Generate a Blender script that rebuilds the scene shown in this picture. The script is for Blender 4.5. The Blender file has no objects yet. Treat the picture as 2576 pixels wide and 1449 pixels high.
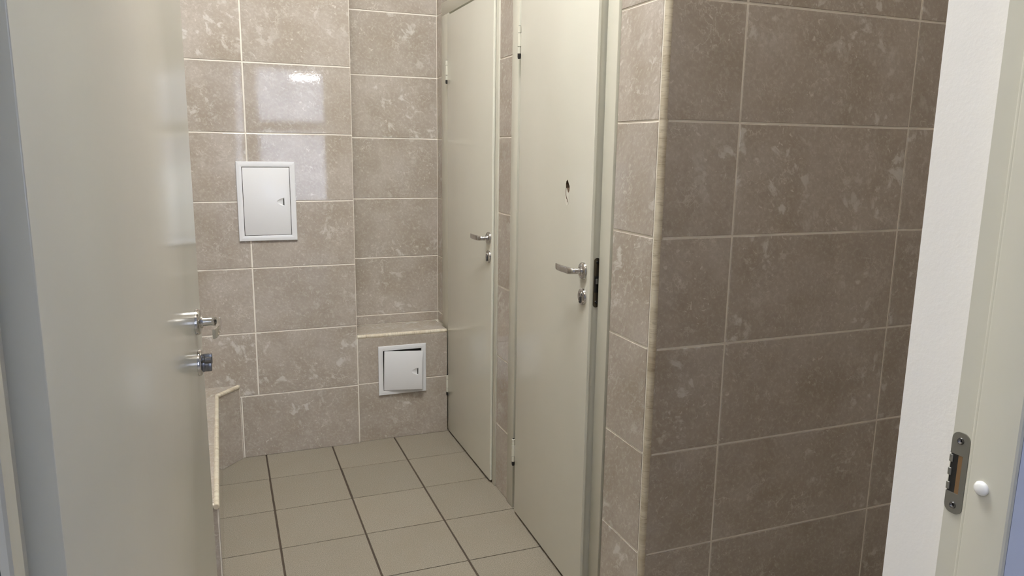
import bpy, bmesh, math, random
from mathutils import Vector, Matrix
random.seed(7)
S = bpy.context.scene
COL = S.collection
PI = math.pi

# ------------------------------------------------------------------ camera and colour
CAM_Z = 1.4443
M = [[0.9314967434664784, 0.054054347679385786, -0.3597109178330591],
     [-0.36348774514991766, 0.17584418212085426, -0.9148527109541056],
     [0.013801305632954234, 0.9829328314341748, 0.1834463759566317]]
cd = bpy.data.cameras.new('camera')
cam = bpy.data.objects.new('camera', cd)
COL.objects.link(cam)
mw = Matrix([r + [0.0] for r in M] + [[0, 0, 0, 1]])
mw.translation = Vector((0, 0, CAM_Z))
cam.matrix_world = mw
cd.sensor_fit = 'HORIZONTAL'
cd.sensor_width = 36.0
cd.lens = 1866.4611 / 2576 * 36
cd.clip_start = 0.01
S.camera = cam
S.view_settings.view_transform = 'Standard'
S.view_settings.look = 'None'
S.view_settings.gamma = 1.0
S.view_settings.use_curve_mapping = False
S.view_settings.exposure = 0.0
S.cycles.max_bounces = 12
S.cycles.diffuse_bounces = 8
S.cycles.glossy_bounces = 6
S.cycles.use_denoising = True

# ------------------------------------------------------------------ materials
def new_mat(name):
    m = bpy.data.materials.new(name)
    m.use_nodes = True
    nt = m.node_tree
    for n in list(nt.nodes):
        nt.nodes.remove(n)
    out = nt.nodes.new('ShaderNodeOutputMaterial')
    b = nt.nodes.new('ShaderNodeBsdfPrincipled')
    nt.links.new(b.outputs[0], out.inputs[0])
    return m, nt, b

def nd(nt, typ, **kw):
    n = nt.nodes.new(typ)
    for k, v in kw.items():
        setattr(n, k, v)
    return n

def setin(n, **kw):
    for k, v in kw.items():
        n.inputs[k.replace('_', ' ')].default_value = v

def mixc(nt, fac, a, b, mode='MIX'):
    n = nt.nodes.new('ShaderNodeMix')
    n.data_type = 'RGBA'
    n.blend_type = mode
    for sock, v in ((n.inputs[0], fac), (n.inputs[6], a), (n.inputs[7], b)):
        if hasattr(v, 'is_linked'):
            nt.links.new(v, sock)
        elif isinstance(v, (int, float)):
            sock.default_value = v
        else:
            sock.default_value = (*v, 1.0)
    return n.outputs[2]

def math_n(nt, op, a, b=None, c=None):
    n = nt.nodes.new('ShaderNodeMath')
    n.operation = op
    for i, v in enumerate((a, b, c)):
        if v is None:
            continue
        if hasattr(v, 'is_linked'):
            nt.links.new(v, n.inputs[i])
        else:
            n.inputs[i].default_value = v
    return n.outputs[0]

def ramp(nt, v, stops):
    n = nt.nodes.new('ShaderNodeValToRGB')
    while len(n.color_ramp.elements) < len(stops):
        n.color_ramp.elements.new(0.5)
    for e, (p, c) in zip(n.color_ramp.elements, stops):
        e.position = p
        e.color = (c, c, c, 1) if isinstance(c, (int, float)) else (*c, 1)
    nt.links.new(v, n.inputs[0])
    return n.outputs[0]

def noise(nt, vec, scale, detail=4, rough=0.6, dist=0.0):
    n = nt.nodes.new('ShaderNodeTexNoise')
    n.inputs['Scale'].default_value = scale
    n.inputs['Detail'].default_value = detail
    n.inputs['Roughness'].default_value = rough
    n.inputs['Distortion'].default_value = dist
    nt.links.new(vec, n.inputs['Vector'])
    return n

def paint(name, col, rough=0.4, bump=0.0, scale=60, var=0.02, spec=0.5):
    m, nt, b = new_mat(name)
    tc = nd(nt, 'ShaderNodeTexCoord')
    n = noise(nt, tc.outputs['Object'], 2.3, 3)
    dark = tuple(c * (1 - var * 2) for c in col)
    c = mixc(nt, ramp(nt, n.outputs[0], [(0.3, 0.0), (0.7, 1.0)]), dark, col)
    nt.links.new(c, b.inputs['Base Color'])
    b.inputs['Roughness'].default_value = rough
    b.inputs['Specular IOR Level'].default_value = spec
    if bump:
        n2 = noise(nt, tc.outputs['Object'], scale, 3)
        bp = nd(nt, 'ShaderNodeBump')
        bp.inputs['Strength'].default_value = bump
        bp.inputs['Distance'].default_value = 0.002
        nt.links.new(n2.outputs[0], bp.inputs['Height'])
        nt.links.new(bp.outputs[0], b.inputs['Normal'])
    return m

def metal(name, col, rough=0.15):
    m, nt, b = new_mat(name)
    tc = nd(nt, 'ShaderNodeTexCoord')
    n = noise(nt, tc.outputs['Object'], 40, 3)
    nt.links.new(math_n(nt, 'MULTIPLY_ADD', n.outputs[0], 0.08, rough - 0.04), b.inputs['Roughness'])
    b.inputs['Base Color'].default_value = (*col, 1)
    b.inputs['Metallic'].default_value = 1.0
    return m

def marble(name, base=(0.470, 0.423, 0.377), deep=(0.365, 0.312, 0.258), pale=(0.72, 0.69, 0.645), rough=0.026):
    """glazed ceramic wall tile printed as beige marble; every tile gets its own patch of stone"""
    m, nt, b = new_mat(name)
    tc = nd(nt, 'ShaderNodeTexCoord')
    geo = nd(nt, 'ShaderNodeNewGeometry')
    rnd = geo.outputs['Random Per Island']
    off = nd(nt, 'ShaderNodeCombineXYZ')
    nt.links.new(math_n(nt, 'MULTIPLY', rnd, 37.0), off.inputs[0])
    nt.links.new(math_n(nt, 'MULTIPLY', rnd, 91.0), off.inputs[1])
    nt.links.new(math_n(nt, 'MULTIPLY', rnd, 13.0), off.inputs[2])
    va = nd(nt, 'ShaderNodeVectorMath', operation='ADD')
    nt.links.new(tc.outputs['Object'], va.inputs[0])
    nt.links.new(off.outputs[0], va.inputs[1])
    P = va.outputs[0]
    # stretch everything along a slant so flakes and scratches lean like the printed stone
    mp = nd(nt, 'ShaderNodeMapping')
    mp.vector_type = 'TEXTURE'
    mp.inputs['Rotation'].default_value = (0.75, -0.75, 0.0)
    mp.inputs['Scale'].default_value = (0.85, 0.85, 1.45)
    nt.links.new(P, mp.inputs['Vector'])
    W = mp.outputs[0]
    big = noise(nt, P, 5.5, 6, 0.62, 0.2)
    c = mixc(nt, ramp(nt, big.outputs[0], [(0.34, 0.15), (0.66, 1.0)]), deep, base)
    grain = noise(nt, W, 85, 3, 0.62, 0.3)
    c = mixc(nt, ramp(nt, grain.outputs[0], [(0.50, 0.0), (0.74, 0.28)]), c, pale)
    c = mixc(nt, ramp(nt, grain.outputs[0], [(0.28, 0.22), (0.43, 0.0)]), c, tuple(x * 0.78 for x in deep))
    # small chips
    ch = noise(nt, W, 60, 2, 0.6, 0.7)
    area = noise(nt, P, 7.0, 2, 0.5)
    gate_a = ramp(nt, area.outputs[0], [(0.40, 0.25), (0.62, 1.0)])
    c = mixc(nt, math_n(nt, 'MULTIPLY', ramp(nt, ch.outputs[0], [(0.635, 0.0), (0.70, 0.60)]), gate_a), c, pale)
    # clusters of larger pale flakes
    fl = noise(nt, W, 19, 5, 0.60, 0.4)
    area2 = noise(nt, P, 3.2, 1, 0.5)
    flm = math_n(nt, 'MULTIPLY', ramp(nt, fl.outputs[0], [(0.565, 0.0), (0.64, 0.62)]), ramp(nt, area2.outputs[0], [(0.48, 0.0), (0.63, 1.0)]))
    c = mixc(nt, flm, c, tuple(min(1, x * k) for x, k in zip(pale, (0.98, 1.01, 1.04))))
    # thin broken hair veins
    v1 = noise(nt, W, 4.2, 6, 0.58, 0.1)
    d1 = math_n(nt, 'ABSOLUTE', math_n(nt, 'SUBTRACT', v1.outputs[0], 0.5))
    vm = ramp(nt, d1, [(0.0, 0.45), (0.0065, 0.0)])
    v2 = noise(nt, W, 10, 5, 0.6, 0.15)
    d2 = math_n(nt, 'ABSOLUTE', math_n(nt, 'SUBTRACT', v2.outputs[0], 0.53))
    vm2 = ramp(nt, d2, [(0.0, 0.36), (0.009, 0.0)])
    gate = noise(nt, P, 9, 2, 0.5)
    vmx = math_n(nt, 'MULTIPLY', math_n(nt, 'MAXIMUM', vm, vm2), ramp(nt, gate.outputs[0], [(0.50, 0.0), (0.62, 1.0)]))
    c = mixc(nt, vmx, c, pale)
    # tile to tile tone
    tone = math_n(nt, 'MULTIPLY_ADD', math_n(nt, 'FRACT', math_n(nt, 'MULTIPLY', rnd, 17.3)), 0.07, 0.965)
    hs = nd(nt, 'ShaderNodeHueSaturation')
    nt.links.new(tone, hs.inputs['Value'])
    nt.links.new(c, hs.inputs['Color'])
    nt.links.new(hs.outputs[0], b.inputs['Base Color'])
    b.inputs['Roughness'].default_value = rough
    b.inputs['Specular IOR Level'].default_value = 0.55
    # faint orange peel of the glaze
    op = noise(nt, P, 130, 2, 0.5)
    bp = nd(nt, 'ShaderNodeBump')
    bp.inputs['Strength'].default_value = 0.05
    bp.inputs['Distance'].default_value = 0.001
    nt.links.new(op.outputs[0], bp.inputs['Height'])
    nt.links.new(bp.outputs[0], b.inputs['Normal'])
    return m

def grout(name, col, dirt=(0.30, 0.25, 0.19), amount=0.35):
    m, nt, b = new_mat(name)
    tc = nd(nt, 'ShaderNodeTexCoord')
    n = noise(nt, tc.outputs['Object'], 6, 5)
    c = mixc(nt, ramp(nt, n.outputs[0], [(0.50, 0.0), (0.78, amount)]), col, dirt)
    nt.links.new(c, b.inputs['Base Color'])
    b.inputs['Roughness'].default_value = 0.8
    return m

def floor_mat():
    m, nt, b = new_mat('porcelain floor tile')
    tc = nd(nt, 'ShaderNodeTexCoord')
    geo = nd(nt, 'ShaderNodeNewGeometry')
    rnd = geo.outputs['Random Per Island']
    sp = noise(nt, tc.outputs['Object'], 300, 3, 0.75)
    c = mixc(nt, ramp(nt, sp.outputs[0], [(0.36, 0.0), (0.64, 1.0)]), (0.186, 0.162, 0.127), (0.372, 0.332, 0.272))
    bl = noise(nt, tc.outputs['Object'], 5, 4)
    c = mixc(nt, ramp(nt, bl.outputs[0], [(0.40, 0.0), (0.75, 0.35)]), c, (0.25, 0.21, 0.155))
    hs = nd(nt, 'ShaderNodeHueSaturation')
    nt.links.new(math_n(nt, 'MULTIPLY_ADD', rnd, 0.08, 0.96), hs.inputs['Value'])
    nt.links.new(c, hs.inputs['Color'])
    nt.links.new(hs.outputs[0], b.inputs['Base Color'])
    b.inputs['Roughness'].default_value = 0.55
    g = noise(nt, tc.outputs['Object'], 160, 3, 0.6)
    bp = nd(nt, 'ShaderNodeBump')
    bp.inputs['Strength'].default_value = 0.35
    bp.inputs['Distance'].default_value = 0.0015
    nt.links.new(g.outputs[0], bp.inputs['Height'])
    nt.links.new(bp.outputs[0], b.inputs['Normal'])
    return m

def listello_mat(axis):
    """travertine bead with fine saw marks across its length"""
    m, nt, b = new_mat('travertine bead along ' + axis)
    tc = nd(nt, 'ShaderNodeTexCoord')
    mp = nd(nt, 'ShaderNodeMapping')
    mp.inputs['Scale'].default_value = [1.0 if a == axis else 0.14 for a in 'xyz']
    nt.links.new(tc.outputs['Object'], mp.inputs['Vector'])
    V = mp.outputs[0]
    w = noise(nt, V, 22, 5, 0.7, 0.4)
    c = mixc(nt, ramp(nt, w.outputs[0], [(0.40, 0.0), (0.66, 1.0)]), (0.60, 0.545, 0.435) if axis == 'z' else (0.72, 0.665, 0.55), (0.42, 0.355, 0.26) if axis == 'z' else (0.58, 0.50, 0.38))  # level beads coloured lighter than the upright one, painting in light from above
    w2 = noise(nt, V, 210, 4, 0.7, 0.2)
    c = mixc(nt, ramp(nt, w2.outputs[0], [(0.52, 0.0), (0.70, 0.70)]), c, (0.25, 0.19, 0.125))
    nt.links.new(c, b.inputs['Base Color'])
    b.inputs['Roughness'].default_value = 0.35
    bp = nd(nt, 'ShaderNodeBump')
    bp.inputs['Strength'].default_value = 0.5
    bp.inputs['Distance'].default_value = 0.001
    bp.invert = True
    nt.links.new(w2.outputs[0], bp.inputs['Height'])
    nt.links.new(bp.outputs[0], b.inputs['Normal'])
    return m

def emit(name, col, strength):
    m, nt, b = new_mat(name)
    b.inputs['Base Color'].default_value = (0.9, 0.9, 0.9, 1)
    b.inputs['Emission Color'].default_value = (*col, 1)
    b.inputs['Emission Strength'].default_value = strength
    return m

TILE = marble('beige marble tile')
GROUT = grout('cream grout', (0.86, 0.82, 0.745))
FTILE = floor_mat()
FGROUT = grout('dark floor grout', (0.075, 0.055, 0.038), (0.03, 0.022, 0.016), 0.8)
CREAM = paint('cream door enamel', (0.690, 0.680, 0.602), 0.15, 0.03, 25)
FRAMEC = paint('cream frame enamel', (0.60, 0.585, 0.505), 0.32, 0.05, 40)
WHITE = paint('white wall paint', (0.84, 0.825, 0.80), 0.6, 0.15, 120)
LILAC = paint('lilac blue wall paint', (0.64, 0.68, 0.80), 0.6, 0.15, 120)
CEIL = paint('white ceiling paint', (0.88, 0.875, 0.86), 0.8)
PLASTIC = paint('white plastic', (0.78, 0.79, 0.82), 0.22, 0.0, 60, 0.01)
CAPW = paint('white cap plastic', (0.86, 0.86, 0.84), 0.35)
CHROME = metal('chrome', (0.58, 0.57, 0.56), 0.09)
DARKM = metal('dark chrome', (0.20, 0.20, 0.21), 0.25)
STEEL = metal('dull zinc plate', (0.36, 0.36, 0.34), 0.45)
BRONZE = metal('dark bronze plate', (0.13, 0.11, 0.085), 0.4)
BLACK = paint('black fittings and recess shade', (0.015, 0.014, 0.013), 0.6)  # black fittings; also painted in as shade inside the hatches
HOLE = paint('raw chipboard', (0.12, 0.075, 0.045), 0.9)
TORN = paint('bare filler', (0.72, 0.70, 0.63), 0.7)
BEADX, BEADY, BEADZ = [listello_mat(a) for a in 'xyz']
WOOD = paint('latch hole wood', (0.20, 0.115, 0.05), 0.8, 0.2)
CORFLOOR = paint('corridor floor', (0.42, 0.38, 0.32), 0.5)

# ------------------------------------------------------------------ mesh helpers
def link(name, me, mats, parent=None):
    o = bpy.data.objects.new(name, me)
    for m in (mats if isinstance(mats, (list, tuple)) else [mats]):
        me.materials.append(m)
    COL.objects.link(o)
    if parent:
        o.parent = parent
    return o

def obj(name, bm, mats, parent=None, smooth=False):
    bmesh.ops.recalc_face_normals(bm, faces=bm.faces)
    me = bpy.data.meshes.new(name)
    bm.to_mesh(me)
    bm.free()
    if smooth:
        for p in me.polygons:
            p.use_smooth = True
        me.set_sharp_from_angle(angle=math.radians(38))
    return link(name, me, mats, parent)

def tag(o, label, cat, kind=None, group=None):
    o['label'] = label
    if cat:
        o['category'] = cat
    if kind:
        o['kind'] = kind
    if group:
        o['group'] = group
    return o

def struct(name, bm, mats, label, cat, smooth=False):
    return tag(obj(name, bm, mats, None, smooth), label, cat, 'structure')

def empty(name, loc, rz=0.0):
    o = bpy.data.objects.new(name, None)
    o.empty_display_size = 0.1
    o.location = loc
    o.rotation_euler = (0, 0, rz)
    COL.objects.link(o)
    return o

def box(bm, x0, x1, y0, y1, z0, z1, mi=0, bev=0.0, seg=2):
    vs = [bm.verts.new((x, y, z)) for z in (z0, z1) for y in (y0, y1) for x in (x0, x1)]
    fs = [bm.faces.new([vs[i] for i in q]) for q in
          ((0, 2, 3, 1), (4, 5, 7, 6), (0, 1, 5, 4), (2, 6, 7, 3), (0, 4, 6, 2), (1, 3, 7, 5))]
    for f in fs:
        f.material_index = mi
    if bev:
        es = list({e for f in fs for e in f.edges})
        r = bmesh.ops.bevel(bm, geom=es, offset=bev, segments=seg, affect='EDGES', profile=0.5)
        for f in r['faces']:
            f.material_index = mi
    return fs

def prism(bm, pts, z0, z1, mi=0, axis='z', bev=0.0):
    """extrude a polygon; axis z: pts are (x,y); axis y: pts are (x,z) and z0,z1 are y"""
    def P(a, b, t):
        return (a, b, t) if axis == 'z' else ((a, t, b) if axis == 'y' else (t, a, b))
    lo = [bm.verts.new(P(a, b, z0)) for a, b in pts]
    hi = [bm.verts.new(P(a, b, z1)) for a, b in pts]
    n = len(pts)
    fs = [bm.faces.new(lo), bm.faces.new(hi)]
    for i in range(n):
        fs.append(bm.faces.new((lo[i], lo[(i + 1) % n], hi[(i + 1) % n], hi[i])))
    for f in fs:
        f.material_index = mi
    if bev:
        es = list({e for f in fs[:2] for e in f.edges})
        bmesh.ops.bevel(bm, geom=es, offset=bev, segments=2, affect='EDGES', profile=0.5)
    return fs

def lathe(bm, prof, org, axis, seg=40, mi=0):
    """prof: (radius, distance along axis)"""
    ax = Vector(axis).normalized()
    t = Vector((0, 0, 1)) if abs(ax.z) < 0.9 else Vector((1, 0, 0))
    a = ax.cross(t).normalized()
    b = ax.cross(a)
    org = Vector(org)
    rings = []
    for r, d in prof:
        if r < 1e-6:
            rings.append([bm.verts.new(org + ax * d)])
        else:
            rings.append([bm.verts.new(org + ax * d + (a * math.cos(2 * PI * k / seg) + b * math.sin(2 * PI * k / seg)) * r) for k in range(seg)])
    for r0, r1 in zip(rings, rings[1:]):
        for k in range(seg):
            k2 = (k + 1) % seg
            if len(r0) == 1 and len(r1) == 1:
                continue
            if len(r0) == 1:
                f = bm.faces.new((r0[0], r1[k], r1[k2]))
            elif len(r1) == 1:
                f = bm.faces.new((r0[k], r0[k2], r1[0]))
            else:
                f = bm.faces.new((r0[k], r0[k2], r1[k2], r1[k]))
            f.material_index = mi
    for rg in (rings[0], rings[-1]):
        if len(rg) > 1:
            bm.faces.new(rg).material_index = mi

def sweep(bm, stations, n=20):
    """stations: (point, tangent, half width across, half height, squareness)"""
    rings = []
    for p, t, w, h, q in stations:
        t = Vector(t).normalized()
        up = Vector((0, 0, 1))
        s = t.cross(up).normalized()
        ring = []
        for k in range(n):
            a = 2 * PI * k / n
            c, d = math.cos(a), math.sin(a)
            e = 2.0 / q
            x = math.copysign(abs(c) ** e, c)
            y = math.copysign(abs(d) ** e, d)
            ring.append(bm.verts.new(Vector(p) + s * (w * x) + up * (h * y)))
        rings.append(ring)
    for r0, r1 in zip(rings, rings[1:]):
        for k in range(n):
            bm.faces.new((r0[k], r0[(k + 1) % n], r1[(k + 1) % n], r1[k]))
    bm.faces.new(rings[0])
    bm.faces.new(rings[-1])

def boolean(o, cutter):
    md = o.modifiers.new('cut', 'BOOLEAN')
    md.operation = 'DIFFERENCE'
    md.solver = 'EXACT'
    md.object = cutter
    try:
        md.material_mode = 'TRANSFER'
    except Exception:
        pass
    bpy.context.view_layer.update()
    dg = bpy.context.evaluated_depsgraph_get()
    me = bpy.data.meshes.new_from_object(o.evaluated_get(dg), preserve_all_data_layers=True, depsgraph=dg)
    o.modifiers.clear()
    old = o.data
    o.data = me
    bpy.data.meshes.remove(old)

def drop(o):
    me = o.data
    bpy.data.objects.remove(o)
    bpy.data.meshes.remove(me)

JT = 0.0032     # half a joint
def tile(bm, org, U, V, N, u0, u1, v0, v1, mi=1, lift=0.0022, bev=0.0011, tilt=0.0012, clip=None):
    """one glazed tile with eased edges, laid very slightly out of true as real tiles are"""
    if u1 - u0 < 0.004 or v1 - v0 < 0.004:
        return
    org, U, V, N = Vector(org), Vector(U), Vector(V), Vector(N)
    ta, tb = random.uniform(-tilt, tilt), random.uniform(-tilt, tilt)
    uc, vc = (u0 + u1) / 2, (v0 + v1) / 2
    def P(u, v, n):
        return org + U * u + V * v + N * (n + ((u - uc) * ta + (v - vc) * tb if n > 0 else 0))
    rings = []
    for ins, n in ((0, -0.003), (0, lift - bev), (bev * 0.35, lift - bev * 0.3), (bev, lift)):
        rings.append([bm.verts.new(P(u, v, n)) for u, v in
                      ((u0 + ins, v0 + ins), (u1 - ins, v0 + ins), (u1 - ins, v1 - ins), (u0 + ins, v1 - ins))])
    for r0, r1 in zip(rings, rings[1:]):
        for k in range(4):
            bm.faces.new((r0[k], r0[(k + 1) % 4], r1[(k + 1) % 4], r1[k])).material_index = mi
    bm.faces.new(rings[-1]).material_index = mi

def tiles(bm, org, U, V, N, cols, rows, j=JT, **kw):
    """cols / rows: joint positions; the first and last are raw edges"""
    for i in range(len(cols) - 1):
        for k in range(len(rows) - 1):
            a = cols[i] + (j if i else 0.0006)
            b = cols[i + 1] - (j if i < len(cols) - 2 else 0.0006)
            c = rows[k] + (j if k else 0.001)
            d = rows[k + 1] - (j if k < len(rows) - 2 else 0.0006)
            tile(bm, org, U, V, N, a, b, c, d, **kw)

def rows_of(z0, z1, off, h=0.3):
    r = [z0]
    k = math.floor((z0 - off) / h) + 1
    while off + k * h < z1 - 0.004:
        if off + k * h > z0 + 0.004:
            r.append(off + k * h)
        k += 1
    return r + [z1]

# ------------------------------------------------------------------ key dimensions (metres)
XD, YB, YN, YR = 1.053, 3.5152, 3.7507, 1.6502     # cubicle wall, back wall, niche back, right wall
H = 3.70
XL = -0.36                                         # left wall
XE = 0.580                                         # where the back wall gives way to the niche
YF0, YF1 = 0.536, 0.722                            # corridor and room face of the entrance wall
XA = 2.62                                          # far right end of the room
LEDGE = 0.541
NOFF, ROFF = -0.008, 0.022
Xp, Yp, Zp = (1, 0, 0), (0, 1, 0), (0, 0, 1)
Xn, Yn_ = (-1, 0, 0), (0, -1, 0)

# ------------------------------------------------------------------ floor
bm = bmesh.new()
box(bm, XL, XA, YF0, YN + 0.02, -0.06, -0.0035, 0)
s = 0.3098
xs = [0.1374 + s * i for i in range(-3, 10)]
ys = [2.9292 + s * j for j in range(-9, 4)]
xs = [XL] + [x for x in xs if XL + 0.01 < x < XA - 0.01] + [XA]
ys = [YF0] + [y for y in ys if YF0 + 0.01 < y < YN] + [YN]
for i in range(len(xs) - 1):
    for k in range(len(ys) - 1):
        jx0 = random.uniform(0.0030, 0.0042) if i else 0.001
        jx1 = random.uniform(0.0030, 0.0042)
        tile(bm, (0, 0, -0.0022), Xp, Yp, Zp, xs[i] + jx0, xs[i + 1] - jx1, ys[k] + 0.0021, ys[k + 1] - 0.0021, tilt=0.0006)
struct('floor', bm, [FGROUT, FTILE], 'square grey-beige speckled floor tiles with dark joints', 'floor')

# ------------------------------------------------------------------ back wall (left of the niche)
bm = bmesh.new()
box(bm, XL, XE, YB, YN + 0.14, 0, H, 0)
zr = [0.0] + [0.3 * k for k in range(1, 9)] + [H]
for k in range(len(zr) - 1):
    c = zr[k] + (JT if k else 0.001)
    d = zr[k + 1] - JT
    if k == 0:
        tile(bm, (0, YB, 0), Xp, Zp, Yn_, 0.045, XE - 0.002, c, d)
        tile(bm, (0, YB, 0), Xp, Zp, Yn_, XL, 0.040, c, d)
    else:
        tile(bm, (0, YB, 0), Xp, Zp, Yn_, XL, 0.1183 - JT, c, d)
        tile(bm, (0, YB, 0), Xp, Zp, Yn_, 0.1183 + JT, XE - 0.002, c, d)
struct('wall_back', bm, [GROUT, TILE], 'beige marble tiled back wall behind the white wall hatch', 'wall')

# niche: recessed upper wall
bm = bmesh.new()
box(bm, XE + 0.0005, XD + 0.10, YN, YN + 0.14, 0, H, 0)
tiles(bm, (0, YN, 0), Xp, Zp, Yn_, [XE + 0.003, XD - 0.003], rows_of(LEDGE + 0.0035, H, NOFF))
struct('wall_niche', bm, [GROUT, TILE], 'recessed strip of beige tiled wall above the low ledge', 'wall')

# boxing under the niche, with its ledge
YBX = YB + 0.013
XBX = XD - 0.0168
bm = bmesh.new()
box(bm, XE + 0.0005, XBX, YBX, YN - 0.0005, 0, LEDGE, 0)
tiles(bm, (0, YBX, 0), Xp, Zp, Yn_, [XE + 0.005, XBX], [0.0, 0.3, LEDGE - 0.012])
tiles(bm, (0, 0, LEDGE), Xp, Yp, Zp, [XE + 0.004, XBX], [YBX + 0.012, YN - 0.004])
struct('wall_boxing', bm, [GROUT, TILE], 'low tiled boxing in the corner with the open square hatch', 'wall')

def quarter_bead(bm, a, b, r, seg=16):
    a, b = Vector(a), Vector(b)
    lathe(bm, [(r * 0.8, 0), (r, 0.0015), (r, (b - a).length - 0.0015), (r * 0.8, (b - a).length)], a, b - a, seg)

bm = bmesh.new()
quarter_bead(bm, (XE + 0.004, YBX + 0.0065, LEDGE - 0.0055), (XBX - 0.0005, YBX + 0.0065, LEDGE - 0.0055), 0.0105)
struct('trim_1', bm, BEADX, 'cream travertine bead along the front edge of the niche ledge', 'trim', True)

# ------------------------------------------------------------------ cubicle wall (door wall) at X = XD
H1Y, H2Y, LW, LH, LW2 = 3.515, 2.582, 0.641, 2.058, 0.627      # hinge lines, leaf width and height
HEAD = 2.132
XB = XD + 0.11
bm = bmesh.new()
sections = [(3.648, YN, 0, H, NOFF), (2.695, 2.836, 0, H, NOFF), (YR, 1.883, 0, H, ROFF),
            (2.836, 3.648, HEAD, H, NOFF), (1.883, 2.695, HEAD, H, NOFF)]
for y0, y1, z0, z1, off in sections:
    y00 = y0 + 0.012 if y0 == YR else y0
    box(bm, XD, XB, y00 if y0 != YR else YR + 0.0012, y1, z0, z1, 0)
for y0, y1, z0, z1, off in sections:
    a = y0 + (0.0205 if y0 == YR else 0.001)
    b = y1 - (0.004 if y1 == YN else 0.001)
    r = rows_of(z0, z1, off)
    if y1 == YN:
        r = rows_of(LEDGE + 0.0035, z1, off)
    tiles(bm, (XD, 0, 0), Yp, Zp, Xn, [a, b], r)
struct('wall_doors', bm, [GROUT, TILE], 'beige tiled wall carrying the two cream cubicle doors', 'wall')

# ------------------------------------------------------------------ right wall at Y = YR
bm = bmesh.new()
box(bm, XD + 0.0012, XA, YR, YR + 0.10, 0, H, 0)
tiles(bm, (0, YR, 0), Xp, Zp, Yn_, [XD + 0.0075, 1.2877, 1.8894, 2.4911, XA], rows_of(0, H, ROFF))
struct('wall_right', bm, [GROUT, TILE], 'wide shaded brown-beige tiled wall right of the cubicle doors', 'wall')

bm = bmesh.new()
quarter_bead(bm, (XD + 0.0085, YR + 0.0092, 0.0), (XD + 0.0085, YR + 0.0092, H), 0.0118, 20)
struct('trim_2', bm, BEADZ, 'banded travertine bead down the outer corner of the tiled walls', 'trim', True)

# ------------------------------------------------------------------ left wall, far right wall, ceiling
bm = bmesh.new()
box(bm, XL - 0.12, XL, YF0, YN + 0.14, 0, H, 0)
tiles(bm, (XL, 0, 0), Yp, Zp, Xp, [YF1, 1.12, 1.72, 2.32, 2.92, YB], rows_of(0.0, H, 0))
struct('wall_left', bm, [GROUT, TILE], 'beige tiled wall hidden behind the open entrance door', 'wall')

bm = bmesh.new()
box(bm, XA, XA + 0.12, YF0, YR + 0.1, -0.02, H, 0)
tiles(bm, (XA, 0, 0), Yp, Zp, Xn, [YF1, 1.2, YR], rows_of(0.0, H, ROFF))
struct('wall_end', bm, [GROUT, TILE], 'tiled end wall out of sight to the right', 'wall')

bm = bmesh.new()
box(bm, XL - 0.12, XA + 0.12, YF0, YN + 0.14, H, H + 0.1, 0)
struct('ceiling', bm, CEIL, 'white painted ceiling of the washroom', 'ceiling')

# cubicle interiors behind the doors
bm = bmesh.new()
box(bm, 2.30, 2.42, YR + 0.10, YN, 0, H)
struct('wall_cubicle_end', bm, WHITE, 'white far wall inside the cubicles', 'wall')
bm = bmesh.new()
box(bm, XB, 2.30, 2.70, 2.78, 0, H)
struct('wall_cubicle_partition', bm, WHITE, 'white partition between the two cubicles', 'wall')
bm = bmesh.new()
box(bm, XD + 0.10, 2.42, YN, YN + 0.12, 0, H)
struct('wall_cubicle_back', bm, WHITE, 'white back wall inside the far cubicle', 'wall')

# ------------------------------------------------------------------ low boxing along the left wall
BX, BY0, BY1, BZ = -0.0575, 2.305, 3.405, 0.36
bm = bmesh.new()
poly = [(XL + 0.0005, BY0), (BX, BY0), (BX, BY1), (0.036, YB - 0.004), (XL + 0.0005, YB - 0.004)]
prism(bm, poly, 0, BZ - 0.004, 0)
# side tiles (run along Y), end tile, diagonal tile, top tiles
e = 0.002
tiles(bm, (BX, 0, 0), Yp, Zp, Xp, [BY0 + e, 2.43, 3.03, BY1 - 0.001], [0, 0.06, BZ - 0.014])
tiles(bm, (0, BY0, 0), Xp, Zp, Yn_, [XL + 0.002, BX - e], [0, BZ - 0.014])
dv = Vector((0.036 - BX, YB - 0.004 - BY1, 0))
dl = dv.length
du = dv.normalized()
tile(bm, (BX, BY1, 0), du, Zp, (du.y, -du.x, 0), 0.002, dl - 0.004, 0.001, BZ - 0.014)
for a, b in ((BY0 + 0.012, 2.80), (2.80, 3.10), (3.10, 3.385)):
    tile(bm, (0, 0, BZ - 0.004), Xp, Yp, Zp, XL + 0.004, BX - 0.012, a + JT * 0.6, b - JT * 0.6)
# mitred piece behind the diagonal
q = [(XL + 0.004, 3.388), (BX - 0.012, 3.388), (BX - 0.010, 3.397), (0.024, YB - 0.007), (XL + 0.004, YB - 0.007)]
prism(bm, q, BZ - 0.006, BZ - 0.002, 1)
struct('wall_low_boxing', bm, [GROUT, TILE], 'knee-high tiled boxing running beside the open door to the back wall', 'wall')

bm = bmesh.new()
r = 0.0095
quarter_bead(bm, (BX - r + 0.004, BY0 - 0.0045, BZ - r), (BX - r + 0.004, BY1 - 0.002, BZ - r), r)
quarter_bead(bm, (BX - r + 0.004, BY1 - 0.004, BZ - r), (0.036 - 0.006, YB - 0.006, BZ - r), r)
struct('trim_3', bm, BEADY, 'cream travertine bead bent along the top of the knee-high boxing', 'trim', True)

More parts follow.
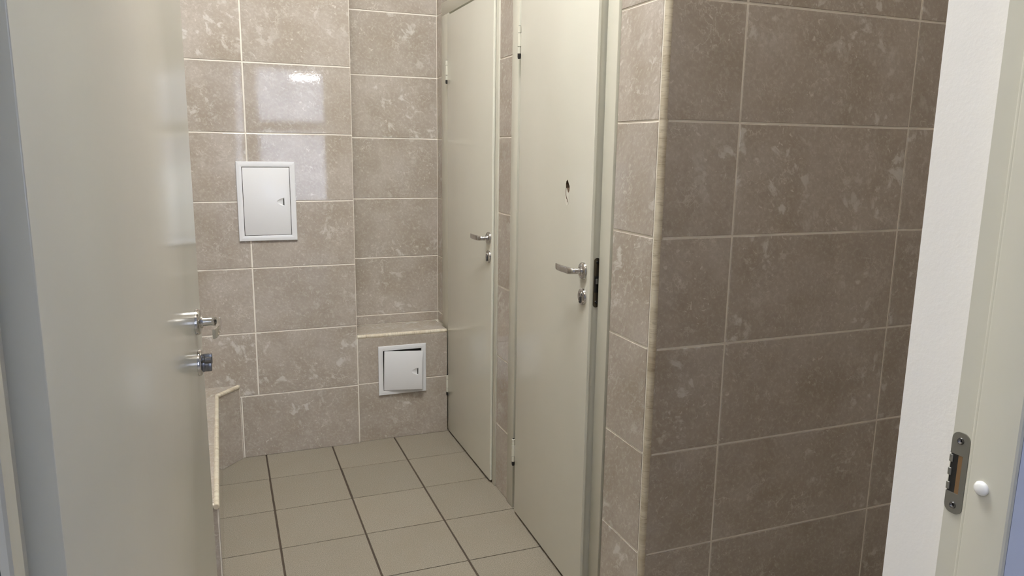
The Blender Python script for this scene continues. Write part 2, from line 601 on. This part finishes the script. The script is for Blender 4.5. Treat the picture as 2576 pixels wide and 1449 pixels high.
# ------------------------------------------------------------------ door hardware (local: x away from the hinge, front face towards -y)
def handle(parent, x, z, y=0.0):
    bm = bmesh.new()
    lathe(bm, [(0.0, 0.0), (0.0265, 0.0), (0.0265, 0.004), (0.0250, 0.0072), (0.0215, 0.0092), (0.0135, 0.0100), (0.0125, 0.0135), (0.0, 0.0135)],
          (x, y, z), (0, -1, 0), 44)
    st = []
    def add(dx, dy, tx, ty, w, h, q):
        st.append(((x + dx, y + dy, z), (tx, ty, 0), w, h, q))
    add(0, -0.012, 0, -1, .0092, .0092, 2)
    add(0, -0.029, 0, -1, .0092, .0092, 2)
    add(-.0012, -0.0350, -.35, -1, .0088, .0094, 2.2)
    add(-.0060, -0.0405, -1, -.75, .0070, .0099, 3)
    add(-.014, -0.0432, -1, -.25, .0052, .0103, 4.5)
    add(-.030, -0.0445, -1, -.03, .0038, .0103, 6)
    add(-.058, -0.0468, -1, -0.02, .0034, .0103, 6)
    add(-.084, -0.0470, -1, 0.06, .0032, .0101, 6)
    add(-.100, -0.0455, -1, 0.16, .0031, .0098, 6)
    add(-.112, -0.0430, -1, 0.26, .0028, .0092, 5)
    sweep(bm, st)
    return tag(obj('door_handle', bm, CHROME, parent, True), 'chrome lever handle on a round rose', None)

def escutcheon(parent, x, z, y=0.0, turn=False):
    bm = bmesh.new()
    lathe(bm, [(0.0, 0.0), (0.0265, 0.0), (0.0265, 0.0035), (0.0248, 0.0066), (0.0205, 0.0082), (0.0, 0.0086)], (x, y, z), (0, -1, 0), 44)
    # euro profile cylinder
    lathe(bm, [(0.0, 0.0), (0.0086, 0.0), (0.0086, 0.0118), (0.0078, 0.0126), (0.0, 0.0126)], (x, y, z + 0.008), (0, -1, 0), 28, 0 if not turn else 1)
    box(bm, x - 0.0048, x + 0.0048, y - 0.0120, y, z - 0.019, z + 0.003, 1, 0.0018)
    if turn:
        box(bm, x - 0.0040, x + 0.0040, y - 0.0262, y - 0.0088, z - 0.0035, z + 0.0175, 1, 0.0018)
        box(bm, x - 0.0040, x + 0.0040, y - 0.0245, y - 0.0088, z - 0.0185, z - 0.0005, 1, 0.0018)
        lathe(bm, [(0.0, 0.0), (0.0075, 0.0), (0.0075, 0.018), (0.006, 0.019), (0, 0.019)], (x, y - 0.006, z + 0.006), (0, -1, 0), 20, 1)
    else:
        box(bm, x - 0.0011, x + 0.0011, y - 0.0130, y - 0.010, z + 0.003, z + 0.012, 2)
        box(bm, x - 0.0030, x + 0.0030, y - 0.0126, y - 0.0115, z - 0.018, z - 0.013, 2)
    return tag(obj('lock_escutcheon', bm, [CHROME, DARKM, BLACK], parent, True),
               'round chrome lock rose with a dark thumb turn' if turn else 'round chrome lock rose with a cylinder', None)

def hinge(parent, x, y, z0, z1):
    bm = bmesh.new()
    L = z1 - z0
    rr = 0.0072
    cuts = [(0.0, 0.235), (0.25, 0.745), (0.76, 1.0)]
    for a, b in cuts:
        a, b = z0 + a * L, z0 + b * L
        lathe(bm, [(0, 0), (rr - 0.0008, 0), (rr, 0.0008), (rr, b - a - 0.0008), (rr - 0.0008, b - a), (0, b - a)], (x, y, a), (0, 0, 1), 24)
    lathe(bm, [(0, 0), (0.0045, 0), (0.0045, L + 0.002), (0.003, L + 0.0025), (0, L + 0.0025)], (x, y, z0 - 0.0005), (0, 0, 1), 16, 1)
    lathe(bm, [(0, 0), (0.005, 0.0), (0.0062, 0.006), (0.0062, 0.017), (0, 0.017)], (x, y, z0 - 0.0175), (0, 0, 1), 16, 1)
    box(bm, x, x + 0.012, y + 0.002, y + 0.0045, z0 + 0.26 * L, z0 + 0.74 * L, 0)
    return tag(obj('hinge', bm, [FRAMEC, BLACK], parent, True), 'cream painted barrel hinge with a black pin end', None)

def leaf_mesh(w, h, z0, lip, t=0.040):
    """rebated leaf: a front lip overlapping a smaller body"""
    bm = bmesh.new()
    pts = [(0, 0), (w, 0), (w, lip), (w - 0.007, lip), (w - 0.007, t), (0.011, t), (0.011, lip), (0, lip)] if lip else [(0, 0), (w, 0), (w, t), (0, t)]
    prism(bm, pts, z0, h, 0)
    es = [e for e in bm.edges if abs(e.verts[0].co.y) < 1e-6 and abs(e.verts[1].co.y) < 1e-6]
    bmesh.ops.bevel(bm, geom=es, offset=0.0016, segments=3, affect='EDGES', profile=0.5)
    return bm

def cubicle_door(name, hy, label, left_out, right_out, gap, open_deg, LW, jamb_in):
    root = empty(name, (XD - 0.016, hy, 0), -PI / 2)
    tag(root, label, 'door', 'structure')
    yf = 0.0095                       # frame front, just behind the lip
    yb = 0.085
    bm = bmesh.new()
    L0, R1 = -left_out, right_out
    # L shaped posts: face board plus rebate board
    def post(x_out, x_in, x_reb):
        a, b = sorted((x_out, x_in))
        box(bm, a, b, yf, 0.030, 0.0, HEAD, 0, 0.0016)
        a, b = sorted((x_out, x_in))
        box(bm, a, b, 0.0295, yb, 0.0, HEAD, 0, 0.001)
        c, d = sorted((x_in - (0.002 if x_in > x_out else -0.002), x_reb))
        box(bm, c, d, 0.060 if x_in > x_out else 0.046, yb, 0.0, HEAD - 0.03, 0, 0.001)
    post(L0, -gap, 0.022)
    post(R1, jamb_in, LW - 0.022)
    # head board sits on the posts, with a joint line
    box(bm, L0 + 0.0002, R1 - 0.0002, yf - 0.0003, yb, LH + 0.0135, HEAD + 0.0005, 0, 0.0016)
    box(bm, 0.0, LW, 0.060, yb, LH - 0.022, LH + 0.02, 0, 0.001)
    tag(obj('door_frame', bm, FRAMEC, root, True), 'cream painted door frame', None)
    leaf = obj('door_leaf', leaf_mesh(LW, LH, 0.0125, 0.0095), [CREAM], root, True)
    leaf.rotation_euler.z = -math.radians(open_deg)
    return root, leaf

d1, leaf1 = cubicle_door('door_1', H1Y, 'closed cream cubicle door beside the niche ledge', 0.131, LW + 0.036, 0.003, 0, LW, LW + 0.002)
handle(leaf1, 0.608, 1.079)
escutcheon(leaf1, 0.609, 1.002)
hinge(leaf1, -0.006, -0.0015, 0.214, 0.305)
hinge(leaf1, -0.006, -0.0015, 1.765, 1.855)

d2, leaf2 = cubicle_door('door_2', H2Y, 'nearer cream cubicle door standing slightly ajar with a broken lock hole', 0.110, 0.693, 0.045, 1.7, LW2, 0.630)
handle(leaf2, 0.583, 1.084)
escutcheon(leaf2, 0.584, 1.004)
hinge(leaf2, -0.012, -0.002, 0.218, 0.312)
hinge(leaf2, -0.012, -0.002, 1.785, 1.880)

# lock faceplate on the near edge of door 2
bm = bmesh.new()
ex = LW2 - 0.007
prism(bm, [(0.0155 + 0.011 + 0.0100 * math.cos(a), (1.118 if math.sin(a) >= 0 else 0.986) + 0.0100 * math.sin(a)) for a in [2 * PI * k / 28 + 0.01 for k in range(28)]],
      ex - 0.001, ex + 0.0012, 0, 'x')
box(bm, ex, ex + 0.007, 0.0205, 0.0325, 1.048, 1.066, 1, 0.002)
box(bm, ex + 0.0005, ex + 0.0016, 0.0195, 0.0335, 1.022, 1.072, 2)
for zz in (1.114, 0.992):
    lathe(bm, [(0, 0), (0.0045, 0), (0.0035, 0.0022), (0, 0.0016)], (ex + 0.001, 0.0265, zz), (1, 0, 0), 16, 1)
tag(obj('lock_faceplate', bm, [BRONZE, DARKM, BLACK], leaf2, True), 'dark bronze lock plate on the door edge', None)

# ragged hole where an upper lock was torn out
hx, hz = 0.446, 1.312
oval = [(hx + 0.0175 * math.cos(a), hz - 0.004 + 0.036 * math.sin(a)) for a in [2 * PI * k / 30 for k in range(30)]]
bm = bmesh.new()
prism(bm, oval, -0.0006, 0.002, 0, 'y')
torn = tag(obj('torn_patch', bm, [TORN], leaf2), 'pale oval scar with a ragged dark hole', None)
hole = [(-.010, .036), (-.004, .041), (.002, .038), (.008, .030), (.015, .022), (.016, .008), (.011, .001), (.005, .003), (.001, .010), (-.004, .014), (-.011, .018), (-.013, .027)]
crack = [(-.011, .020), (-.0075, .016), (-.009, .006), (-.0085, -.006), (-.004, -.014), (.002, -.020), (.0035, -.027), (.001, -.031), (-.001, -.027), (-.0012, -.022), (-.008, -.016), (-.0125, -.007), (-.013, .006)]
for outline, depth in ((hole, 0.030), (crack, 0.022)):
    cut = bmesh.new()
    prism(cut, [(hx + a, hz + b) for a, b in outline], -0.01, depth, 0, 'y')
    bmesh.ops.recalc_face_normals(cut, faces=cut.faces)
    cutter = obj('cutter', cut, [HOLE], leaf2)
    bpy.context.view_layer.update()
    boolean(leaf2, cutter)
    boolean(torn, cutter)
    drop(cutter)

# ------------------------------------------------------------------ entrance: wall, frame, open leaf
XO0, XO1 = -0.185, 0.872            # plaster opening
bm = bmesh.new()
box(bm, XL - 0.0, XO0, YF0 + 0.006, YF1, -0.02, H, 0)
box(bm, XO1, XA, YF0 + 0.006, YF1, -0.02, H, 0)
box(bm, XO0, XO1, YF0 + 0.006, YF1, 2.16, H, 0)
tiles(bm, (0, YF1, 0), Xp, Zp, Yp, [XO1 + 0.004, 1.40, 2.00, XA - 0.004], rows_of(0, H, ROFF), mi=2)
tiles(bm, (0, YF1, 0), Xp, Zp, Yp, [XO0 + 0.004, XO1 - 0.004], rows_of(2.165, H, ROFF), mi=2)
struct('wall_front', bm, [WHITE, GROUT, TILE], 'white plaster reveal at the right of the entrance doorway', 'wall')
bm = bmesh.new()
box(bm, -2.6, -0.1497, YF0 + 0.0004, YF0 + 0.0058, -0.02, H, 0)
box(bm, 0.8467, 3.3, YF0 + 0.0004, YF0 + 0.0058, -0.02, H, 0)
box(bm, -0.1497, 0.8467, YF0 + 0.0004, YF0 + 0.0058, 2.155, H, 0)
struct('wall_corridor', bm, LILAC, 'lilac blue corridor wall at the right edge of the view', 'wall')

A = Vector((-0.132, 0.640, 0))
B = Vector((-0.0515, 1.640, 0))
ang = math.atan2((B - A).y, (B - A).x)
W3 = (B - A).length
d3 = empty('door_3', (A.x, A.y, 0), 0)
tag(d3, 'wide cream entrance door swung open at the left, nearest the camera', 'door', 'structure')

def fx(x):
    return x - A.x
def fy(y):
    return y - A.y
bm = bmesh.new()
XJ, XR = 0.838, 0.8515
YS, YE = 0.590, 0.626
# right post: thick part (corridor side), thinner rebate part
pr = [(XJ, YF0 + 0.002), (XJ, YS - 0.004), (XJ + 0.0015, YS - 0.001), (XJ + 0.004, YS), (XR, YS + 0.0005), (XR, YE), (XO1 - 0.0005, YE), (XO1 - 0.0005, YF0 + 0.0062), (XJ + 0.0085, YF0 + 0.0062), (XJ + 0.007, YF0), (XJ + 0.002, YF0)]
prism(bm, [(fx(a), fy(b)) for a, b in pr], 0, 2.10)
XJL, XRL = -0.141, -0.1545
YSL = 0.566
pl = [(XJL, YF0 + 0.002), (XJL - 0.002, YF0), (XJL - 0.007, YF0), (XJL - 0.0085, YF0 + 0.0062), (XO0 + 0.0005, YF0 + 0.0062), (XO0 + 0.0005, YE), (XRL, YE), (XRL, YSL + 0.0005), (XJL - 0.004, YSL), (XJL - 0.0015, YSL - 0.001), (XJL, YSL - 0.004)]
prism(bm, [(fx(a), fy(b)) for a, b in pl], 0, 2.10)
box(bm, fx(XO0 + 0.0005), fx(XO1 - 0.0005), fy(YF0 + 0.0062), fy(YS), 2.085, 2.155, 0, 0.002)
box(bm, fx(XO0 + 0.0005), fx(XO1 - 0.0005), fy(YS - 0.001), fy(YE), 2.0985, 2.155, 0, 0.002)
# soft gasket bead on the shoulder
for sx, xx in ((1, XR - 0.004), (-1, XRL + 0.004)):
    lathe(bm, [(0, 0), (0.0045, 0), (0.0045, 2.08), (0, 2.08)], (fx(xx), fy((YS if sx > 0 else YSL) + 0.003), 0.002), (0, 0, 1), 14)
tag(obj('door_frame', bm, FRAMEC, d3, True), 'cream painted entrance frame', None)

leaf3 = obj('door_leaf', leaf_mesh(W3, 2.075, 0.008, 0, 0.040), [CREAM], d3, True)
leaf3.rotation_euler.z = ang
handle(leaf3, W3 - 0.085, 1.101)
escutcheon(leaf3, W3 - 0.083, 1.017, 0.0, True)

# strike plate on the right post
bm = bmesh.new()
def rrect(y0, y1, z0, z1, r, n=6):
    pts = []
    for cy, cz, a0 in ((y1 - r, z1 - r, 0), (y0 + r, z1 - r, 90), (y0 + r, z0 + r, 180), (y1 - r, z0 + r, 270)):
        for k in range(n + 1):
            a = math.radians(a0 + 90 * k / n)
            pts.append((cy + r * math.cos(a), cz + r * math.sin(a)))
    return pts
PY0, PY1, PZ0, PZ1 = fy(0.6015), fy(0.6255), 0.995, 1.103
xp = fx(XR)
# plate in four strips round the latch opening
HY0, HY1, HZ0, HZ1 = fy(0.6085), fy(0.6240), 1.022, 1.073
up = rrect(PY0, PY1, HZ1 - 0.02, PZ1, 0.010)
up = [(a, max(b, HZ1)) for a, b in up]
def clean(pts):
    o = []
    for q_ in pts:
        if not o or (abs(q_[0] - o[-1][0]) + abs(q_[1] - o[-1][1])) > 1e-5:
            o.append(q_)
    return o
up = clean([q_ for q_ in rrect(PY0, PY1, PZ0, PZ1, 0.010) if q_[1] > 1.05])
prism(bm, [(PY0, HZ1)] [:0] + clean([(PY1, HZ1)] + up + [(PY0, HZ1)]), xp - 0.0016, xp + 0.0004, 0, 'x')
dn = clean([q_ for q_ in rrect(PY0, PY1, PZ0, PZ1, 0.010) if q_[1] < 1.05])
prism(bm, clean([(PY0, HZ0)] + dn + [(PY1, HZ0)]), xp - 0.0016, xp + 0.0004, 0, 'x')
box(bm, xp - 0.0016, xp + 0.0004, PY0, HY0, HZ0, HZ1, 0)
box(bm, xp - 0.0010, xp + 0.0002, HY0, HY0 + 0.006, HZ0, HZ1, 2)
box(bm, xp - 0.0006, xp + 0.0002, HY0 + 0.005, PY1 - 0.001, HZ0, HZ1, 1)
for zz in (1.066, 1.048, 1.029):
    box(bm, xp - 0.0024, xp + 0.0004, PY1 - 0.0042, PY1 + 0.0006, zz - 0.005, zz + 0.005, 0, 0.001)
for zz in (1.092, 1.006):
    lathe(bm, [(0, 0), (0.0048, 0), (0.0040, 0.0022), (0.0032, 0.0022), (0.001, 0.0008), (0, 0.0008)], (xp - 0.0008, fy(0.6135), zz), (-1, 0, 0), 20, 3)
tag(obj('strike_plate', bm, [STEEL, BLACK, WOOD, DARKM], d3, False), 'dull grey strike plate with a dark latch opening', None)

# white cap over a frame screw
bm = bmesh.new()
lathe(bm, [(0.0, 0.0), (0.0088, 0.0), (0.0090, 0.0015), (0.0082, 0.0036), (0.0060, 0.0052), (0.0030, 0.0060), (0.0, 0.0062)], (fx(XJ), fy(0.571), 1.050), (-1, 0, 0), 32)
tag(obj('screw_cap', bm, CAPW, d3, True), 'round white screw cap', None)

# ------------------------------------------------------------------ inspection hatches
def hatch(x0, x1, z0, z1, yw, fw, label, ajar, group, notch):
    """white plastic hatch: frame ring, hinged flap with a scooped finger notch"""
    root = empty('inspection_hatch', ((x0 + x1) / 2, yw - 0.0048, z0))
    tag(root, label, 'hatch', None, group)
    cx = (x0 + x1) / 2
    X0, X1, Z0, Z1 = x0 - cx, x1 - cx, 0.0, z1 - z0
    bm = bmesh.new()
    # moulded ring: outer foot, proud face, inner edge, going back into the wall
    prof = [(0.0, 0.0), (0.0, -0.0045), (0.0016, -0.0062), (fw * 0.55, -0.0072), (fw - 0.0015, -0.0066), (fw, -0.0055), (fw, 0.0012)]
    rings = []
    for ins, y in prof:
        rings.append([bm.verts.new(v) for v in ((X0 + ins, y, Z0 + ins), (X1 - ins, y, Z0 + ins), (X1 - ins, y, Z1 - ins), (X0 + ins, y, Z1 - ins))])
    for r0, r1 in zip(rings, rings[1:]):
        for k in range(4):
            bm.faces.new((r0[k], r0[(k + 1) % 4], r1[(k + 1) % 4], r1[k]))
    # black sheet standing in for the shade behind the flap
    bk = [bm.verts.new((a, 0.0010, b)) for a, b in ((X0 + fw, Z0 + fw), (X1 - fw, Z0 + fw), (X1 - fw, Z1 - fw), (X0 + fw, Z1 - fw))]
    f = bm.faces.new(bk)
    f.material_index = 1
    fr = obj('hatch_frame', bm, [PLASTIC, BLACK], root)
    tag(fr, 'white moulded frame', None)
    g = 0.0022
    w, h = X1 - X0 - 2 * fw - 2 * g, Z1 - Z0 - 2 * fw - 2 * g
    bm = bmesh.new()
    box(bm, 0, w, -0.0062, 0.0006, 0, h, 0, 0.0009)
    flap = obj('hatch_door', bm, [PLASTIC], root, True)
    flap.location = (X0 + fw + g, 0, Z0 + fw + g)
    cut = bmesh.new()
    nx, nz = notch[0] - (x0 + fw + g), notch[1] - (z0 + fw + g)
    L, R = 0.036, 0.0205
    pr = [(0.0, 0.0)] + [(R * math.sqrt(k / 8), L * k / 8) for k in range(1, 9)] + [(0.0, L)]
    lathe(cut, pr, (nx, -0.0085, nz), (1, 0, 0), 32)
    for v in cut.verts:
        v.co.y = -0.0085 + (v.co.y + 0.0085) * 0.38
    bmesh.ops.recalc_face_normals(cut, faces=cut.faces)
    c = obj('cutter', cut, [PLASTIC], flap)
    boolean(flap, c)
    drop(c)
    # black block painting the shadow at the straight end of the scoop
    bm = bmesh.new()
    box(bm, nx + L - 0.0042, nx + L - 0.0004, -0.0046, -0.0008, nz - 0.0150, nz + 0.0150, 0)
    tag(obj('finger_pull_shade', bm, [BLACK], flap), 'black block painting the shade in the finger pull', None)
    if ajar:
        flap.rotation_euler = (0, math.radians(ajar[1]), -math.radians(ajar[0]))
        flap.location.y -= 0.0016
    return root

G = 'white plastic inspection hatches'
hatch(0.0695, 0.3195, 1.0245, 1.3765, YB, 0.0235, 'tall closed white inspection hatch at chest height on the back wall', None, G, (0.2325, 1.198))
hatch(0.6820, 0.9225, 0.2330, 0.4830, YBX, 0.0235, 'square white inspection hatch with its flap ajar under the ledge', (8.0, 1.4), G, (0.8400, 0.352))

# ------------------------------------------------------------------ corridor behind the camera
CY, CXL, CXR = -4.5, -2.6, 3.3
bm = bmesh.new()
box(bm, CXL, CXR, CY - 0.3, YF0 - 0.0005, -0.06, -0.001)
struct('floor_corridor', bm, CORFLOOR, 'plain corridor floor behind the camera', 'floor')
bm = bmesh.new()
box(bm, CXL, CXR, CY - 0.3, YF0 - 0.0005, H, H + 0.1)
struct('ceiling_corridor', bm, CEIL, 'white corridor ceiling behind the camera', 'ceiling')
bm = bmesh.new()
box(bm, CXL - 0.1, CXL, CY - 0.3, YF0, 0, H)
struct('wall_corridor_left', bm, LILAC, 'lilac corridor end wall to the left of the camera', 'wall')
bm = bmesh.new()
box(bm, CXR, CXR + 0.1, CY - 0.3, YF0, 0, H)
struct('wall_corridor_right', bm, LILAC, 'lilac corridor end wall to the right of the camera', 'wall')
WX0, WX1, WZ0, WZ1 = 0.25, 1.66, 0.62, 2.56
WXC = (WX0 + WX1) / 2
bm = bmesh.new()
box(bm, CXL, WX0, CY - 0.3, CY, 0, H)
box(bm, WX1, CXR, CY - 0.3, CY, 0, H)
box(bm, WX0, WX1, CY - 0.3, CY, 0, WZ0)
box(bm, WX0, WX1, CY - 0.3, CY, WZ1, H)
struct('wall_corridor_rear', bm, LILAC, 'lilac corridor wall with the window behind the camera', 'wall')

win = empty('window_1', (WXC, CY - 0.08, WZ0))
tag(win, 'white framed corridor window seen only as a reflection in the tiles', 'window', 'structure')
bm = bmesh.new()
wx0, wx1 = WX0 - WXC, WX1 - WXC
wh = WZ1 - WZ0
box(bm, wx0, wx0 + 0.03, -0.03, 0.03, 0, wh, 0, 0.003)
box(bm, wx1 - 0.03, wx1, -0.03, 0.03, 0, wh, 0, 0.003)
box(bm, wx0 + 0.03, wx1 - 0.03, -0.03, 0.03, 0, 0.04, 0, 0.003)
box(bm, wx0 + 0.03, wx1 - 0.03, -0.03, 0.03, wh - 0.03, wh, 0, 0.003)
box(bm, 0.345 - WXC, 0.57 - WXC, -0.03, 0.03, 0.04, wh - 0.03, 0, 0.003)
box(bm, 0.57 - WXC, wx1 - 0.03, -0.03, 0.03, 1.64 - WZ0, 1.80 - WZ0, 0, 0.003)
tag(obj('window_frame', bm, WHITE, win), 'white window frame', None)
gm, gnt, gb = new_mat('window glass')
gb.inputs['Base Color'].default_value = (1, 1, 1, 1)
gb.inputs['Roughness'].default_value = 0.0
gb.inputs['Transmission Weight'].default_value = 1.0
gb.inputs['IOR'].default_value = 1.02
bm = bmesh.new()
box(bm, wx0 + 0.02, wx1 - 0.02, -0.004, 0.0, 0.03, wh - 0.02)
tag(obj('window_pane', bm, gm, win), 'clear glass', None)

# daylight: overcast blue sky outside the corridor window
wd = bpy.data.worlds.new('overcast sky')
S.world = wd
wd.use_nodes = True
bg = wd.node_tree.nodes['Background']
bg.inputs[0].default_value = (0.70, 0.79, 1.0, 1)
bg.inputs[1].default_value = 6.0
ld = bpy.data.lights.new('window_portal', 'AREA')
ld.shape = 'RECTANGLE'
ld.size, ld.size_y = WX1 - WX0, WZ1 - WZ0
ld.cycles.is_portal = True
lo = bpy.data.objects.new('window_portal', ld)
lo.location = (WXC, CY - 0.16, (WZ0 + WZ1) / 2)
lo.rotation_euler = (PI / 2, 0, PI)
COL.objects.link(lo)

# ------------------------------------------------------------------ lamps
def ceiling_lamp(name, x, y, z, lx, ly, strength, col, label, drop_len=0.0):
    root = empty(name, (x, y, z))
    tag(root, label, 'lamp')
    bm = bmesh.new()
    box(bm, -lx / 2, lx / 2, -ly / 2, ly / 2, -0.035, 0.0, 0, 0.006)
    if drop_len:
        for sx in (-lx * 0.35, lx * 0.35):
            lathe(bm, [(0, 0), (0.004, 0), (0.004, drop_len + 0.002), (0, drop_len + 0.002)], (sx, 0, -0.002), (0, 0, 1), 10)
    obj('lamp_body', bm, WHITE, root)
    bm = bmesh.new()
    box(bm, -lx / 2 + 0.012, lx / 2 - 0.012, -ly / 2 + 0.012, ly / 2 - 0.012, -0.060, -0.034, 0, 0.01)
    obj('lamp_diffuser', bm, emit(name + ' light', col, strength), root, True)
    return root

ceiling_lamp('ceiling_lamp', 0.34, 1.74, H, 0.60, 0.80, 58.0, (0.99, 1.0, 0.975), 'square white ceiling lamp above the washroom floor')
ceiling_lamp('pendant_lamp', 1.02, -2.50, 2.300, 0.34, 0.09, 75.0, (1.0, 0.98, 0.95), 'slim tube lamp hung in the corridor', H - 2.300)
ceiling_lamp('added_fill_lamp', -1.60, 0.10, 3.0, 0.60, 0.25, 74.0, (1.0, 0.985, 0.96), 'added unseen lamp left of the doorway, lighting the reveal and corridor wall', H - 3.0)  # unseen lamp, added to brighten the white reveal and lilac wall
